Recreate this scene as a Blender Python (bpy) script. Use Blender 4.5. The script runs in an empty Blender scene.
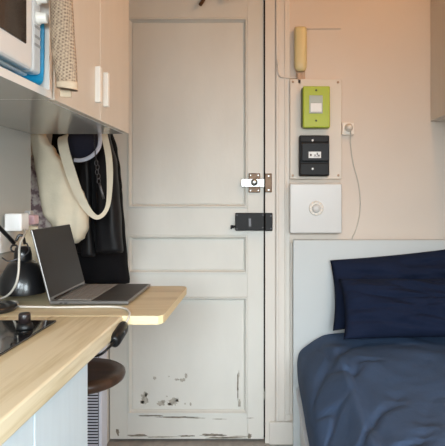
import bpy, bmesh, math, random
from mathutils import Vector, Matrix, noise
random.seed(4)
S = bpy.context.scene
COL = S.collection
F = 540.0; PX, PY, CZ = 264.0, 195.0, 1.22
pi = math.pi

def P(x, y, Y):
    s = Y / F
    return Vector(((x - PX) * s, Y, CZ - (y - PY) * s))
def WX(x, Y): return (x - PX) * Y / F
def WZ(y, Y): return CZ - (y - PY) * Y / F

# ------------------------------------------------------------------ materials
def srgb(r, g, b):
    f = lambda c: (c / 12.92 if c <= .04045 else ((c + .055) / 1.055) ** 2.4)
    return (f(r / 255), f(g / 255), f(b / 255), 1)
class NT:
    def __init__(s, name):
        s.m = bpy.data.materials.new(name); s.m.use_nodes = True
        s.t = s.m.node_tree; s.n = s.t.nodes; s.l = s.t.links
        s.b = s.n['Principled BSDF']
    def node(s, t, **kw):
        n = s.n.new(t)
        for k, v in kw.items():
            if k in n.inputs: n.inputs[k].default_value = v
            else: setattr(n, k, v)
        return n
    def link(s, a, b): s.l.new(a, b)
    def coords(s, scale=(1, 1, 1)):
        tc = s.node('ShaderNodeTexCoord'); mp = s.node('ShaderNodeMapping')
        mp.inputs['Scale'].default_value = scale
        s.link(tc.outputs['Object'], mp.inputs['Vector']); return mp.outputs['Vector']
    def noise(s, scale, detail=3, vec=None, rough=.5):
        n = s.node('ShaderNodeTexNoise'); n.inputs['Scale'].default_value = scale
        n.inputs['Detail'].default_value = detail; n.inputs['Roughness'].default_value = rough
        s.link(vec if vec else s.coords(), n.inputs['Vector']); return n.outputs['Fac']
    def ramp(s, fac, stops):
        r = s.node('ShaderNodeValToRGB'); e = r.color_ramp.elements
        while len(e) < len(stops): e.new(.5)
        for i, (p, c) in enumerate(stops): e[i].position = p; e[i].color = c
        s.link(fac, r.inputs['Fac']); return r.outputs['Color']
    def bump(s, h, strength=.2, dist=.01):
        b = s.node('ShaderNodeBump'); b.inputs['Strength'].default_value = strength
        b.inputs['Distance'].default_value = dist
        s.link(h, b.inputs['Height']); s.link(b.outputs['Normal'], s.b.inputs['Normal'])
def mat(name, c, rough=.5, metal=0, var=.06, scale=8, stretch=(1, 1, 1), bump=0, bscale=None, bdist=.004, coat=0, spec=None):
    m = NT(name); c = c if len(c) == 4 else srgb(*c)
    v = m.coords(stretch)
    lo = tuple(max(0, x * (1 - var)) for x in c[:3]) + (1,)
    hi = tuple(min(1, x * (1 + var)) for x in c[:3]) + (1,)
    m.link(m.ramp(m.noise(scale, 3, v), [(.3, lo), (.7, hi)]), m.b.inputs['Base Color'])
    m.b.inputs['Roughness'].default_value = rough; m.b.inputs['Metallic'].default_value = metal
    if spec is not None: m.b.inputs['Specular IOR Level'].default_value = spec
    if coat: m.b.inputs['Coat Weight'].default_value = coat; m.b.inputs['Coat Roughness'].default_value = .08
    if bump: m.bump(m.noise(bscale or scale * 6, 3, v), bump, bdist)
    return m.m

def wood_mat(name, c1, c2, c3, axis='Y', rough=.42):
    m = NT(name)
    st = {'Y': (9, .8, 9), 'X': (.8, 9, 9)}[axis]
    v = m.coords(st)
    n1 = m.noise(1.6, 5, v, .6)
    st2 = {'Y': (60, 2.2, 60), 'X': (2.2, 60, 60)}[axis]
    n2 = m.noise(1.5, 3, m.coords(st2), .6)
    mx = m.node('ShaderNodeMath', operation='MULTIPLY_ADD'); mx.inputs[1].default_value = .45
    m.link(n2, mx.inputs[0]); m.link(n1, mx.inputs[2])
    m.link(m.ramp(mx.outputs[0], [(.54, c1), (.68, c2), (.84, c3)]), m.b.inputs['Base Color'])
    m.b.inputs['Roughness'].default_value = rough
    m.bump(n2, .06, .002)
    return m.m

M = {}
M['wall'] = mat('wall_paint', (222, 210, 198), .7, var=.025, scale=2.2, bump=.12, bscale=35)
M['splash'] = mat('kitchen_wall_paint', (184, 181, 174), .6, var=.02, scale=3)
M['ceil'] = mat('tan_ceiling', (196, 160, 124), .7, var=.05, scale=3)
M['floor'] = mat('grey_floor', (158, 153, 146), .55, var=.15, scale=6, stretch=(4, 1, 1))
M['door'] = mat('old_door_paint', (221, 218, 210), .5, var=.035, scale=3, stretch=(2, 1, 1), bump=.18, bscale=22)
M['trim'] = mat('trim_paint', (224, 217, 208), .5, var=.03, scale=4, stretch=(4, 1, 1), bump=.12, bscale=22)
M['peel'] = mat('bare_grey_wood', (176, 169, 157), .8, var=.25, scale=60)
M['peeldark'] = mat('dark_bare_wood', (128, 118, 104), .8, var=.4, scale=60)
M['gap'] = mat('door_gap', (40, 34, 30), .9)
M['steel'] = mat('bright_steel', (165, 165, 162), .35, 1, var=.03, scale=20)
M['bronze'] = mat('tarnished_bronze', (120, 98, 80), .5, .5, var=.18, scale=40)
M['lock'] = mat('black_lock_paint', (30, 29, 30), .5, 0, var=.1, scale=20, spec=.25)
M['brownm'] = mat('brown_metal', (92, 64, 40), .5, .3, var=.2, scale=25)
M['oak'] = wood_mat('light_oak_laminate', srgb(166, 145, 108), srgb(206, 189, 151), srgb(226, 213, 182), 'Y')
M['oakx'] = wood_mat('light_oak_leaf', srgb(184, 166, 130), srgb(200, 184, 148), srgb(212, 198, 164), 'X')
M['oakedge'] = mat('oak_edge_band', (238, 216, 170), .5, var=.06, scale=20, stretch=(1, 8, 8))
M['cream'] = mat('cream_laminate', (217, 208, 195), .36, var=.02, scale=4, stretch=(6, 6, 1))
M['carcass'] = mat('white_carcass', (226, 224, 220), .3, var=.02, scale=5)
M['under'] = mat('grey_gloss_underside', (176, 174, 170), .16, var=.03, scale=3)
M['handle'] = mat('white_handle', (240, 236, 228), .35, var=.01)
M['basewhite'] = mat('white_base_front', (208, 220, 226), .4, var=.025, scale=7, stretch=(8, 8, .6))
M['mw'] = mat('microwave_plastic', (222, 221, 219), .35, var=.015)
M['mwgrey'] = mat('microwave_print_grey', (168, 166, 164), .4, var=.02)
M['mwglass'] = mat('microwave_glass', (42, 34, 32), .12, var=.1)
M['blue'] = mat('blue_plastic', (20, 128, 170), .3, var=.06)
M['black'] = mat('black_plastic', (20, 20, 21), .4, var=.1, spec=.3)
M['lampb'] = mat('black_lamp_enamel', (22, 22, 24), .28, var=.08, coat=.3)
M['hob'] = mat('hob_glass', (14, 14, 15), .06, var=.1, coat=.4)
M['hobprint'] = mat('hob_print', (90, 90, 92), .3)
M['knob'] = mat('dark_knob', (38, 30, 31), .3, var=.1)
M['alu'] = mat('space_grey_metal', (128, 126, 124), .34, .7, var=.03, scale=10)
M['alulight'] = mat('pale_metal_edge', (196, 192, 186), .3, .7, var=.02)
M['screen'] = mat('dark_screen', (37, 32, 30), .35, var=.05, spec=.15)
M['keys'] = mat('laptop_keys_sheen_tint', (122, 117, 112), .5, var=.05)  # dark keys painted pale: the grazing reflection is put into their colour
M['keydeck'] = mat('laptop_key_deck_sheen_tint', (150, 145, 138), .45, .2, var=.05)  # lighter deck near the hinge, the same reflection put into the colour
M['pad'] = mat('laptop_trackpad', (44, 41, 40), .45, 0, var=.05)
M['cable'] = mat('pale_cable', (204, 198, 188), .5, var=.03)
M['charger'] = mat('white_charger', (244, 243, 242), .4, var=.01)
M['pink'] = mat('pink_plastic', (216, 178, 186), .3, var=.08)
M['board'] = mat('cream_board', (240, 228, 200), .55, var=.06, scale=6, stretch=(1, 1, .4))
M['stool'] = mat('dark_stool_wood', (78, 54, 40), .38, var=.3, scale=7, stretch=(1, 7, 1))
M['heater'] = mat('heater_white', (216, 216, 226), .42, var=.02)
M['slot'] = mat('heater_slot', (44, 44, 50), .7)
M['tote'] = mat('cream_canvas', (210, 199, 177), .85, var=.07, scale=14, bump=.35, bscale=120, bdist=.002)
M['strap'] = mat('cream_strap', (206, 196, 176), .8, var=.06, scale=20, bump=.3, bscale=150, bdist=.002)
M['blackc'] = mat('black_cloth', (17, 16, 18), .9, var=.2, scale=12, bump=.3, bscale=90, spec=.15)
M['leather'] = mat('black_jacket_cloth', (19, 18, 20), .55, var=.2, scale=14, bump=.3, bscale=40, spec=.3)
M['navycap'] = mat('navy_cap_cloth', (14, 17, 36), .9, var=.12, scale=20, bump=.3, bscale=120)
M['stripe'] = mat('pale_cap_trim', (176, 178, 190), .7, var=.06)
M['chain'] = mat('grey_metal', (96, 94, 96), .45, .8, var=.1)
M['lime'] = mat('lime_plastic', (174, 190, 38), .42, var=.02)
M['limeside'] = mat('dark_meter_base', (84, 92, 44), .5, var=.05)
M['lcd'] = mat('meter_display', (176, 182, 172), .3, var=.04)
M['label'] = mat('white_label', (240, 242, 242), .5, var=.01)
M['ink'] = mat('dark_ink', (60, 62, 66), .6)
M['brk'] = mat('breaker_black', (26, 25, 26), .5, var=.08, spec=.25)
M['brk2'] = mat('breaker_dark', (18, 17, 20), .45, var=.08, spec=.25)
M['meterb'] = mat('meter_board_paint', (226, 216, 204), .5, var=.02)
M['fuse'] = mat('white_gloss_plastic', (206, 204, 201), .3, var=.01)
M['ivory'] = mat('ivory_handset', (220, 202, 150), .34, var=.04)
M['ivory2'] = mat('ivory_cradle', (190, 160, 134), .45, var=.06)
M['socket'] = mat('socket_plastic', (232, 222, 210), .4, var=.02)
M['hb'] = mat('pale_grey_headboard', (202, 206, 206), .5, var=.02, scale=3)
M['bedb'] = mat('white_bed_base', (226, 229, 232), .5, var=.02)
M['duvet'] = mat('navy_duvet', (65, 86, 117), .85, var=.10, scale=6, bump=.22, bscale=55, bdist=.006, spec=.2)
M['pillow'] = mat('dark_navy_pillowcase', (25, 34, 56), .9, var=.10, scale=6, bump=.22, bscale=50, bdist=.005, spec=.15)
def floral():
    m = NT('floral_fabric')
    n = m.noise(46, 3)
    m.link(m.ramp(n, [(.40, srgb(156, 130, 134)), (.5, srgb(222, 204, 202)), (.6, srgb(244, 234, 228))]), m.b.inputs['Base Color'])
    m.b.inputs['Roughness'].default_value = .85
    return m.m
M['floral'] = floral()
def towelmat():
    m = NT('beige_waffle_knit')
    v = m.coords((1, 1, 1))
    mp = m.node('ShaderNodeMapping'); mp.inputs['Rotation'].default_value = (0.6, 0.6, .78)
    m.link(v, mp.inputs['Vector'])
    vo = m.node('ShaderNodeTexVoronoi'); vo.inputs['Scale'].default_value = 185; vo.inputs['Randomness'].default_value = .25
    m.link(mp.outputs['Vector'], vo.inputs['Vector'])
    m.link(m.ramp(vo.outputs['Distance'], [(.18, srgb(118, 99, 83)), (.7, srgb(186, 164, 139))]), m.b.inputs['Base Color'])
    m.b.inputs['Roughness'].default_value = .9
    m.bump(vo.outputs['Distance'], .6, .004)
    return m.m
M['towel'] = towelmat()
M['hem'] = mat('beige_hem', (190, 170, 146), .85, var=.08, scale=40)
g = NT('window_glass'); g.b.inputs['Transmission Weight'].default_value = 1; g.b.inputs['Roughness'].default_value = 0
g.b.inputs['IOR'].default_value = 1.05
M['glass'] = g.m

# ------------------------------------------------------------------ mesh helpers
def box(bm, x0, x1, y0, y1, z0, z1, bev=0, mi=0, seg=2):
    r = bmesh.ops.create_cube(bm, size=1)
    vs = r['verts']
    for v in vs:
        v.co = Vector(((x0 + x1) / 2 + v.co.x * (x1 - x0), (y0 + y1) / 2 + v.co.y * (y1 - y0), (z0 + z1) / 2 + v.co.z * (z1 - z0)))
    fs = set(f for v in vs for f in v.link_faces)
    for f in fs: f.material_index = mi
    if bev:
        es = list(set(e for v in vs for e in v.link_edges))
        r = bmesh.ops.bevel(bm, geom=es, offset=bev, segments=seg, profile=.5, affect='EDGES', clamp_overlap=True)
        for f in r['faces']: f.material_index = mi
def B(*a, **k):
    bm = bmesh.new(); box(bm, *a, **k); return bm
def cyl(bm, p0, p1, r0, r1=None, seg=20, mi=0, cap=True):
    r1 = r0 if r1 is None else r1
    p0, p1 = Vector(p0), Vector(p1); d = (p1 - p0).normalized()
    u = d.orthogonal().normalized(); w = d.cross(u)
    A = []; Bv = []
    for i in range(seg):
        a = 2 * pi * i / seg; o = u * math.cos(a) + w * math.sin(a)
        A.append(bm.verts.new(p0 + o * r0)); Bv.append(bm.verts.new(p1 + o * r1))
    for i in range(seg):
        f = bm.faces.new((A[i], A[(i + 1) % seg], Bv[(i + 1) % seg], Bv[i])); f.smooth = True; f.material_index = mi
    if cap:
        for L in (A[::-1], Bv):
            f = bm.faces.new(L); f.material_index = mi
def lathe(bm, prof, c, seg=32, axis='Z', mi=0, sc=(1, 1)):
    c = Vector(c); rings = []
    for r, h in prof:
        ring = []
        for i in range(seg):
            a = 2 * pi * i / seg; x, y = r * math.cos(a) * sc[0], r * math.sin(a) * sc[1]
            o = Vector((x, y, h)) if axis == 'Z' else (Vector((x, -h, y)) if axis == '-Y' else Vector((h, x, y)))
            ring.append(bm.verts.new(c + o))
        rings.append(ring)
    for k in range(len(rings) - 1):
        for i in range(seg):
            j = (i + 1) % seg
            f = bm.faces.new((rings[k][i], rings[k][j], rings[k + 1][j], rings[k + 1][i])); f.smooth = True; f.material_index = mi
    for L in (rings[0][::-1], rings[-1]):
        f = bm.faces.new(L); f.material_index = mi
def smooth_path(pts, n=10):
    pts = [Vector(p) for p in pts]; out = []
    q = [pts[0] * 2 - pts[1]] + pts + [pts[-1] * 2 - pts[-2]]
    for i in range(1, len(q) - 2):
        a, b, c, d = q[i - 1], q[i], q[i + 1], q[i + 2]
        for k in range(n):
            t = k / n
            out.append(.5 * ((2 * b) + (c - a) * t + (2 * a - 5 * b + 4 * c - d) * t * t + (3 * b - a - 3 * c + d) * t ** 3))
    out.append(pts[-1]); return out
def sweep(bm, pts, prof, up=Vector((0, 0, 1)), scale=None, mi=0, smooth=True):
    """prof: list of (a,b) offsets along side and normal"""
    rings = []; n = len(pts)
    for i, p in enumerate(pts):
        T = (pts[min(i + 1, n - 1)] - pts[max(i - 1, 0)]).normalized()
        Sd = T.cross(up)
        if Sd.length < 1e-4: Sd = T.orthogonal()
        Sd.normalize(); N = Sd.cross(T).normalized()
        k = scale(i / (n - 1)) if scale else 1
        rings.append([bm.verts.new(p + (Sd * a + N * b) * k) for a, b in prof])
    m = len(prof)
    for i in range(n - 1):
        for j in range(m):
            f = bm.faces.new((rings[i][j], rings[i][(j + 1) % m], rings[i + 1][(j + 1) % m], rings[i + 1][j])); f.smooth = smooth; f.material_index = mi
    bm.faces.new(rings[0][::-1]).material_index = mi; bm.faces.new(rings[-1]).material_index = mi
def circ(r, n=8, q=1.0): return [(r * math.cos(2 * pi * i / n), r * q * math.sin(2 * pi * i / n)) for i in range(n)]
def tube(pts, r, n=8, sm=8, up=Vector((0, 0, 1)), bm=None, mi=0):
    bm = bm or bmesh.new(); sweep(bm, smooth_path(pts, sm) if sm else [Vector(p) for p in pts], circ(r, n), up, mi=mi); return bm
def prism(bm, poly, axis, a, b, mi=0, bev=0):
    """extrude a 2-D polygon; axis 'Y': poly (x,z); 'X': poly (y,z); 'Z': poly (x,y)"""
    mk = {'Y': lambda p, t: Vector((p[0], t, p[1])), 'X': lambda p, t: Vector((t, p[0], p[1])), 'Z': lambda p, t: Vector((p[0], p[1], t))}[axis]
    A = [bm.verts.new(mk(p, a)) for p in poly]; Bv = [bm.verts.new(mk(p, b)) for p in poly]
    n = len(poly); fs = [bm.faces.new(A), bm.faces.new(Bv[::-1])]
    for i in range(n): fs.append(bm.faces.new((A[i], Bv[i], Bv[(i + 1) % n], A[(i + 1) % n])))
    for f in fs: f.material_index = mi
    if bev:
        es = list(set(e for f in fs for e in f.edges))
        bmesh.ops.bevel(bm, geom=es, offset=bev, segments=2, profile=.5, affect='EDGES', clamp_overlap=True)
ROOT = {}
def obj(name, bm, m, parent=None, origin=None, smooth=False):
    bmesh.ops.recalc_face_normals(bm, faces=bm.faces[:])
    if smooth:
        for f in bm.faces: f.smooth = True
    vs = [v.co for v in bm.verts]
    if parent is not None: o0 = ROOT[parent.name]
    elif origin is not None: o0 = Vector(origin)
    else:
        o0 = Vector(((min(v.x for v in vs) + max(v.x for v in vs)) / 2, (min(v.y for v in vs) + max(v.y for v in vs)) / 2, min(v.z for v in vs)))
    for v in bm.verts: v.co = v.co - o0
    me = bpy.data.meshes.new(name); bm.to_mesh(me); bm.free()
    for k in (m if isinstance(m, (list, tuple)) else [m]): me.materials.append(M[k])
    o = bpy.data.objects.new(name, me); COL.objects.link(o)
    if parent is not None: o.parent = parent
    else: o.location = o0
    ROOT[o.name] = o0
    return o
def thing(name, loc, label, cat, group=None):
    o = bpy.data.objects.new(name, None); COL.objects.link(o); o.location = loc; o.empty_display_size = .05
    ROOT[o.name] = Vector(loc); return tag(o, label, cat, group)
def tag(o, label, cat, group=None):
    o['label'] = label; o['category'] = cat
    if group: o['group'] = group
    return o
def struct(name, bm, m, parent=None, label=None):
    o = obj(name, bm, m, parent, origin=(0, 0, 0) if parent is None else None)
    o['kind'] = 'structure'
    if label: o['label'] = label
    return o
def shade(o, ang=40):
    for p in o.data.polygons: p.use_smooth = True
    o.data.set_sharp_from_angle(angle=math.radians(ang)); return o

# ------------------------------------------------------------------ setting
YB = 2.66; XL = -.84; XA = -1.0; XR = 1.12; YA = 1.945; YR = -1.75; ZC = 2.62
DX0, DX1, DZ = WX(109, YB), WX(264.5, YB), 2.195
bm = bmesh.new()
box(bm, XA - .1, DX0 - .10, YB, YB + .1, 0, ZC); box(bm, DX1 + .02, XR + .1, YB, YB + .1, 0, ZC)
box(bm, DX0 - .10, DX1 + .02, YB, YB + .1, DZ + .03, ZC)
struct('wall_back', bm, 'wall')
bm = bmesh.new()
box(bm, XA - .1, XA, YA, YB, 0, ZC); box(bm, XA - .1, XL, YR, YA, 0, ZC)
struct('wall_left', bm, 'splash')
bm = bmesh.new()
RY0, RY1, RZ0, RZ1 = -1.25, -.15, .45, 1.65
box(bm, XR, XR + .1, YR, RY0, 0, ZC); box(bm, XR, XR + .1, RY1, YB, 0, ZC)
box(bm, XR, XR + .1, RY0, RY1, 0, RZ0); box(bm, XR, XR + .1, RY0, RY1, RZ1, ZC)
struct('wall_right', bm, 'wall')
bm = bmesh.new()
for a, b in ((RY0, RY0 + .05), (RY1 - .05, RY1)): box(bm, XR + .02, XR + .07, a, b, RZ0, RZ1)
for a, b in ((RZ0, RZ0 + .05), (RZ1 - .05, RZ1)): box(bm, XR + .022, XR + .068, RY0, RY1, a, b)
struct('window_2', bm, 'trim')
struct('floor', B(XA - .1, XR + .1, YR - .1, YB + .3, -.06, 0), 'floor')
struct('ceiling', B(XA - .1, XR + .1, YR - .1, YB + .1, ZC, ZC + .06), 'ceil')
# rear wall with the window that lights the room
WX0, WX1, WZ0, WZ1 = -.75, .95, .55, 2.05
bm = bmesh.new()
box(bm, XA, WX0, YR - .1, YR, 0, ZC); box(bm, WX1, XR, YR - .1, YR, 0, ZC)
box(bm, WX0, WX1, YR - .1, YR, 0, WZ0); box(bm, WX0, WX1, YR - .1, YR, WZ1, ZC)
struct('wall_rear', bm, 'wall')
bm = bmesh.new()
for a, b in ((WX0, WX0 + .05), (.075, .125), (WX1 - .05, WX1)): box(bm, a, b, YR - .07, YR - .02, WZ0, WZ1)
for a, b in ((WZ0, WZ0 + .05), (WZ1 - .05, WZ1)): box(bm, WX0, WX1, YR - .068, YR - .022, a, b)
wn = struct('window_1', bm, 'trim')

# door leaf with three moulded panels
dr = bmesh.new()
yf = YB + .012
box(dr, DX0, DX1 - .004, yf + .0165, yf + .045, .012, DZ)
DEP = YB
def wx(x): return WX(x, DEP)
def wz(y): return WZ(y, DEP)
PLX, PRX = 127, 247.5
panels = [(17, 208), (235.5, 274), (297, 415)]
# stiles and rails stand proud of the panels
box(dr, DX0, wx(PLX), yf, yf + .032, .012, DZ, .002); box(dr, wx(PRX), DX1 - .004, yf, yf + .032, .012, DZ, .002)
zr = [DZ] + [wz(v) for p in panels for v in p] + [.012]
for i in range(0, len(zr), 2):
    box(dr, wx(PLX), wx(PRX), yf + .0005, yf + .032, zr[i + 1], zr[i], .002)
def frame(bm, x0, x1, z0, z1, w, y0, y1, prof=None, bev=.003):
    """mitred moulding running round a rectangle"""
    for k in range(4):
        pass
    prof = prof or [(0, y0 + .004), (w * .12, y0 + .003), (w * .2, y1), (w * .5, y1), (w * .65, y0 + .004), (w, y0 + .012)]
    loops = []
    for off, y in [(0, y0 + .031)] + prof + [(w, y0 + .031)]:
        loops.append([bm.verts.new((x, y, z)) for x, z in ((x0 + off, z0 + off), (x1 - off, z0 + off), (x1 - off, z1 - off), (x0 + off, z1 - off))])
    for a, b in zip(loops, loops[1:]):
        for i in range(4):
            bm.faces.new((a[i], a[(i + 1) % 4], b[(i + 1) % 4], b[i]))
for (a, b) in panels:
    frame(dr, wx(PLX), wx(PRX), wz(b), wz(a), .018, yf, yf - .007)
    ins = 4.4
    box(dr, wx(PLX + ins), wx(PRX - ins), yf + .0105, yf + .032, wz(b - ins), wz(a + ins), .003)
# flaked paint: irregular thin scabs of bare wood on the leaf
def blob(bm, cx, cy, rx, ry, seed, y, mi, n=22):
    rnd = random.Random(seed); vs = []
    for i in range(n):
        a = 2 * pi * i / n; k = .55 + .6 * rnd.random()
        vs.append((cx + rx * k * math.cos(a), cy + ry * k * math.sin(a)))
    poly = [(wx(x), wz(v)) for x, v in vs]
    prism(bm, poly, 'Y', y - .0008, y + .004, mi)
yp = yf + .0105
for i, (x, y, rx, ry, mi) in enumerate([(143.5, 400.5, 4.4, 6.5, 1), (145.5, 396, 2, 2.5, 1), (141, 404, 2.4, 2.2, 1), (160, 405, 4.6, 3, 1), (172.5, 403.5, 5.6, 4, 1), (168.5, 406, 2.8, 1.6, 1), (176, 401.5, 2, 1.8, 1), (163, 403, 2, 1.4, 1), (153.5, 379.5, 1.9, 2.2, 1),
        (176, 381, 2.6, 1.2, 1), (181.5, 381.5, 3.6, 2, 1), (185.5, 377.5, 1.6, 3, 1), (168, 378, 1, .8, 1), (190, 406, 1, 2.2, 1), (166, 398, 1, .8, 1), (184.5, 405.5, 1.0, 1.0, 1)]):
    blob(dr, x, y, rx, ry, i + 11, yp, mi)
for i, (x, y, rx, ry, mi, yy) in enumerate([(237.6, 388, .9, 14, 2, yp), (239.4, 404, 1.5, 5, 1, yf), (238.6, 376, .7, 4, 1, yp),
        (150, 416.6, 15, .8, 2, yf), (176, 418.2, 21, 1.0, 2, yf), (196, 419, 9, .7, 1, yf), (142, 414.6, 7, .6, 1, yf), (220, 420, 8, .5, 1, yf),
        (137, 436.5, 12, 1.2, 2, yf), (160, 438, 17, .9, 1, yf), (185, 437, 10, .8, 2, yf), (213, 436, 13, 1.6, 2, yf), (240, 437.6, 10, 1, 1, yf), (249.5, 437, 2.4, 3, 2, yf), (117, 433, 2, 4, 2, yf), (226, 438.8, 22, .9, 2, yf),
        (264, 396, .7, 6, 1, yf), (250, 419, 4, .5, 1, yf)]):
    blob(dr, x, y, rx, ry, i + 57, yy, mi)
# faint disc on the lock rail
cyl(dr, (wx(183.5), yf + .002, wz(222.5)), (wx(183.5), yf - .0015, wz(222.5)), .012, seg=20)
door = struct('door_1', dr, ['door', 'peel', 'peeldark'], label='old white panelled entrance door with flaking paint along its foot')
DEP = YB - .005
# rim bolt
yb = yf
bl = bmesh.new(); box(bl, wx(248.6), wx(260.2), yb - .012, yb + .001, wz(192.6), wz(173.2), .003)
bolt = obj('bolt_lock', bl, 'bronze', door); bolt['label'] = 'bronze bolt plate'
b2 = obj('bolt_bar', B(wx(241.2), wx(264.5), yb - .021, yb - .008, wz(187), wz(178.8), .002), 'steel', bolt); b2['label'] = 'bright steel bar'
bm = bmesh.new()
lathe(bm, [(.017, 0), (.017, .004), (.010, .006), (.009, .018), (.015, .022), (.016, .032), (.012, .038), (.004, .039)], (wx(254.3), yb - .02, wz(182.3)), 20, '-Y')
obj('bolt_knob', bm, 'steel', bolt)
bm = bmesh.new()
for x, y in ((250.5, 175.3), (258.3, 175.3), (250.5, 190.5), (258.3, 190.5)): cyl(bm, (wx(x), yb - .011, wz(y)), (wx(x), yb - .0145, wz(y)), .0035, seg=10)
obj('screw', bm, 'steel', bolt)
DEP = YB - .02
# black rim lock
bm = B(wx(235.2), wx(264.3), yb - .034, yb + .001, wz(230.6), wz(213), .004)
rim = obj('rim_lock', bm, 'lock', door); rim['label'] = 'black rim lock case'
bm = bmesh.new(); prism(bm, [(wx(248.6), wz(218.5)), (wx(251), wz(218.5)), (wx(251.2), wz(226.4)), (wx(248.9), wz(226.4))], 'Y', yb - .0355, yb - .033)
k = obj('keyhole_cover', bm, 'chain', rim); k['label'] = 'small grey keyhole cover'
bm = bmesh.new(); cyl(bm, (wx(235.5), yb - .02, wz(226.5)), (wx(231.5), yb - .02, wz(226.8)), .006, .008, 12); box(bm, wx(230.4), wx(232), yb - .028, yb - .01, wz(229.2), wz(225.2), .002)
obj('latch_lever', bm, 'black', rim)
bm = bmesh.new()
for x, y in ((237, 215), (263, 215), (237, 228.8), (262.6, 227.5)): cyl(bm, (wx(x), yb - .033, wz(y)), (wx(x), yb - .0355, wz(y)), .003, seg=10)
obj('screw', bm, 'chain', rim)

DEP = YB
# frame, casing and plinth right of the door, head and left casing
bm = bmesh.new()
yj = YB - .002
box(bm, DX1 + .003, wx(275.2), yj - .008, YB + .06, 0, DZ + .1, .002)                     # jamb
box(bm, wx(275.8), wx(278.8), yj - .018, yj + .02, wz(420), DZ + .1, .004)
box(bm, wx(278.6), wx(284.6), yj - .012, yj + .02, wz(420), DZ + .1, .002)
box(bm, wx(284.2), wx(286.2), yj - .017, yj + .02, wz(420), DZ + .1, .004)
box(bm, wx(286.0), wx(289.6), yj - .010, yj + .02, wz(420), DZ + .1, .002)
box(bm, wx(269.4), wx(293.4), yj - .022, yj + .02, 0, wz(420.4), .003)                      # plinth block
for y in (413.5,): box(bm, wx(280), wx(290), yj - .014, yj, wz(y + 2.5), wz(y), .001)
fr = struct('trim_1', bm, 'trim', label='white moulded door casing with plinth block, right of the door')
DEP = YB - .016
bm = bmesh.new(); box(bm, wx(264.9), wx(271.9), yj - .016, yj, wz(192.4), wz(173.4), .003)
kp = obj('bolt_keep', bm, 'bronze', fr); kp['label'] = 'bronze bolt keep'
bm = bmesh.new()
for y in (176, 190): cyl(bm, (wx(268.6), yj - .015, wz(y)), (wx(268.6), yj - .019, wz(y)), .004, seg=10)
obj('screw', bm, 'steel', kp)
DEP = YB - .034
bm = bmesh.new(); box(bm, wx(264.9), wx(272.6), yj - .034, yj, wz(231), wz(213), .004)
kp = obj('lock_keep', bm, 'lock', fr); kp['label'] = 'black lock keep'
bm = bmesh.new()
for y in (216, 228.5): cyl(bm, (wx(271), yj - .033, wz(y)), (wx(271), yj - .0365, wz(y)), .003, seg=10)
obj('screw', bm, 'chain', kp)
DEP = YB
bm = bmesh.new()
box(bm, DX0 - .10, DX0 - .004, yj - .012, YB + .06, 0, DZ + .1, .003)
struct('trim_2', bm, 'trim')
bm = bmesh.new(); box(bm, DX0 - .004, DX1 + .003, yj - .010, YB + .06, DZ + .006, DZ + .1, .003); struct('trim_3', bm, 'trim')
bm = bmesh.new(); box(bm, DX0 - .004, DX1 + .004, YB + .06, YB + .08, 0, DZ + .02); struct('trim_4', bm, 'gap')
# slim strip between casing and headboard
bm = bmesh.new(); box(bm, wx(290.1), wx(292.4), yj - .012, yj + .004, wz(413), wz(243), .002); struct('trim_5', bm, 'trim')
bm = B(wx(293.6), XR, YB - .016, YB + .01, 0, wz(420.4), .003); struct('baseboard_back', bm, 'trim')

# hook with two prongs hung on the head of the door
t = thing('door_hook', (wx(214), YB - .01, DZ), 'brown two-pronged metal hook over the top of the door', 'hook')
zt = DZ + .0
bm = bmesh.new(); box(bm, wx(203), wx(226), yf - .005, yf - .001, wz(-2), wz(-8), .001); box(bm, wx(210), wx(218), yf - .005, yf + .05, DZ + .001, DZ + .004)
box(bm, wx(210), wx(218), yf - .005, yf - .001, wz(-6), DZ + .004)
obj('strap', bm, 'brownm', t)
obj('prong', tube([(wx(206), yf - .006, wz(-5)), (wx(204.6), yf - .02, wz(-1)), (wx(202.8), yf - .035, wz(3.5)), (wx(201), yf - .045, wz(7.2))], .0085, 10, 6), 'brownm', t)
obj('prong', tube([(wx(222), yf - .006, wz(-7)), (wx(224), yf - .02, wz(-3)), (wx(226.5), yf - .035, wz(-.3)), (wx(228.5), yf - .045, wz(.9))], .008, 10, 6), 'brownm', t)

# ------------------------------------------------------------------ wall fittings right of the door
YW = YB
DEP = YB - .035
t = thing('intercom_handset', (wx(300.5), YW - .03, wz(72)), 'ivory intercom handset hanging on the wall beside the door casing', 'handset')
bm = bmesh.new()
pts = [Vector((wx(300.6), YW - .030, wz(y))) for y in (27.4, 29, 34, 42, 50, 58, 64, 68, 70, 71.2)]
wd = [.028, .0305, .031, .031, .031, .031, .031, .029, .024, .014]
rings = []
for p, w in zip(pts, wd):
    rings.append([bm.verts.new(p + Vector((w * math.copysign(abs(math.cos(a)) ** .7, math.cos(a)), .022 * (w / .031) * math.copysign(abs(math.sin(a)) ** .8, math.sin(a)), 0))) for a in [2 * pi * i / 20 for i in range(20)]])
for r1, r2 in zip(rings, rings[1:]):
    for i in range(20): bm.faces.new((r1[i], r1[(i + 1) % 20], r2[(i + 1) % 20], r2[i])).smooth = True
bm.faces.new(rings[0]); bm.faces.new(rings[-1])
obj('handset', bm, 'ivory', t)
bm = bmesh.new(); box(bm, wx(296.2), wx(305.5), YW - .012, YW - .001, wz(80), wz(40), .003)
box(bm, wx(297.5), wx(301.4), YW - .03, YW - .004, wz(84), wz(72.5), .004)
o = obj('cradle', bm, 'ivory2', t)
bm = bmesh.new(); cyl(bm, (wx(299.3), YW - .028, wz(78)), (wx(299.3), YW - .034, wz(78)), .006, seg=12); obj('hook_switch', bm, 'ivory2', t)
DEP = YB - .01
tag(obj('cable_duct', B(wx(305), wx(341), YW - .008, YW + .001, wz(28.6), wz(26.4), .001), 'wall'), 'thin painted cable strip running right from the top of the intercom handset', 'cable')
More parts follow.
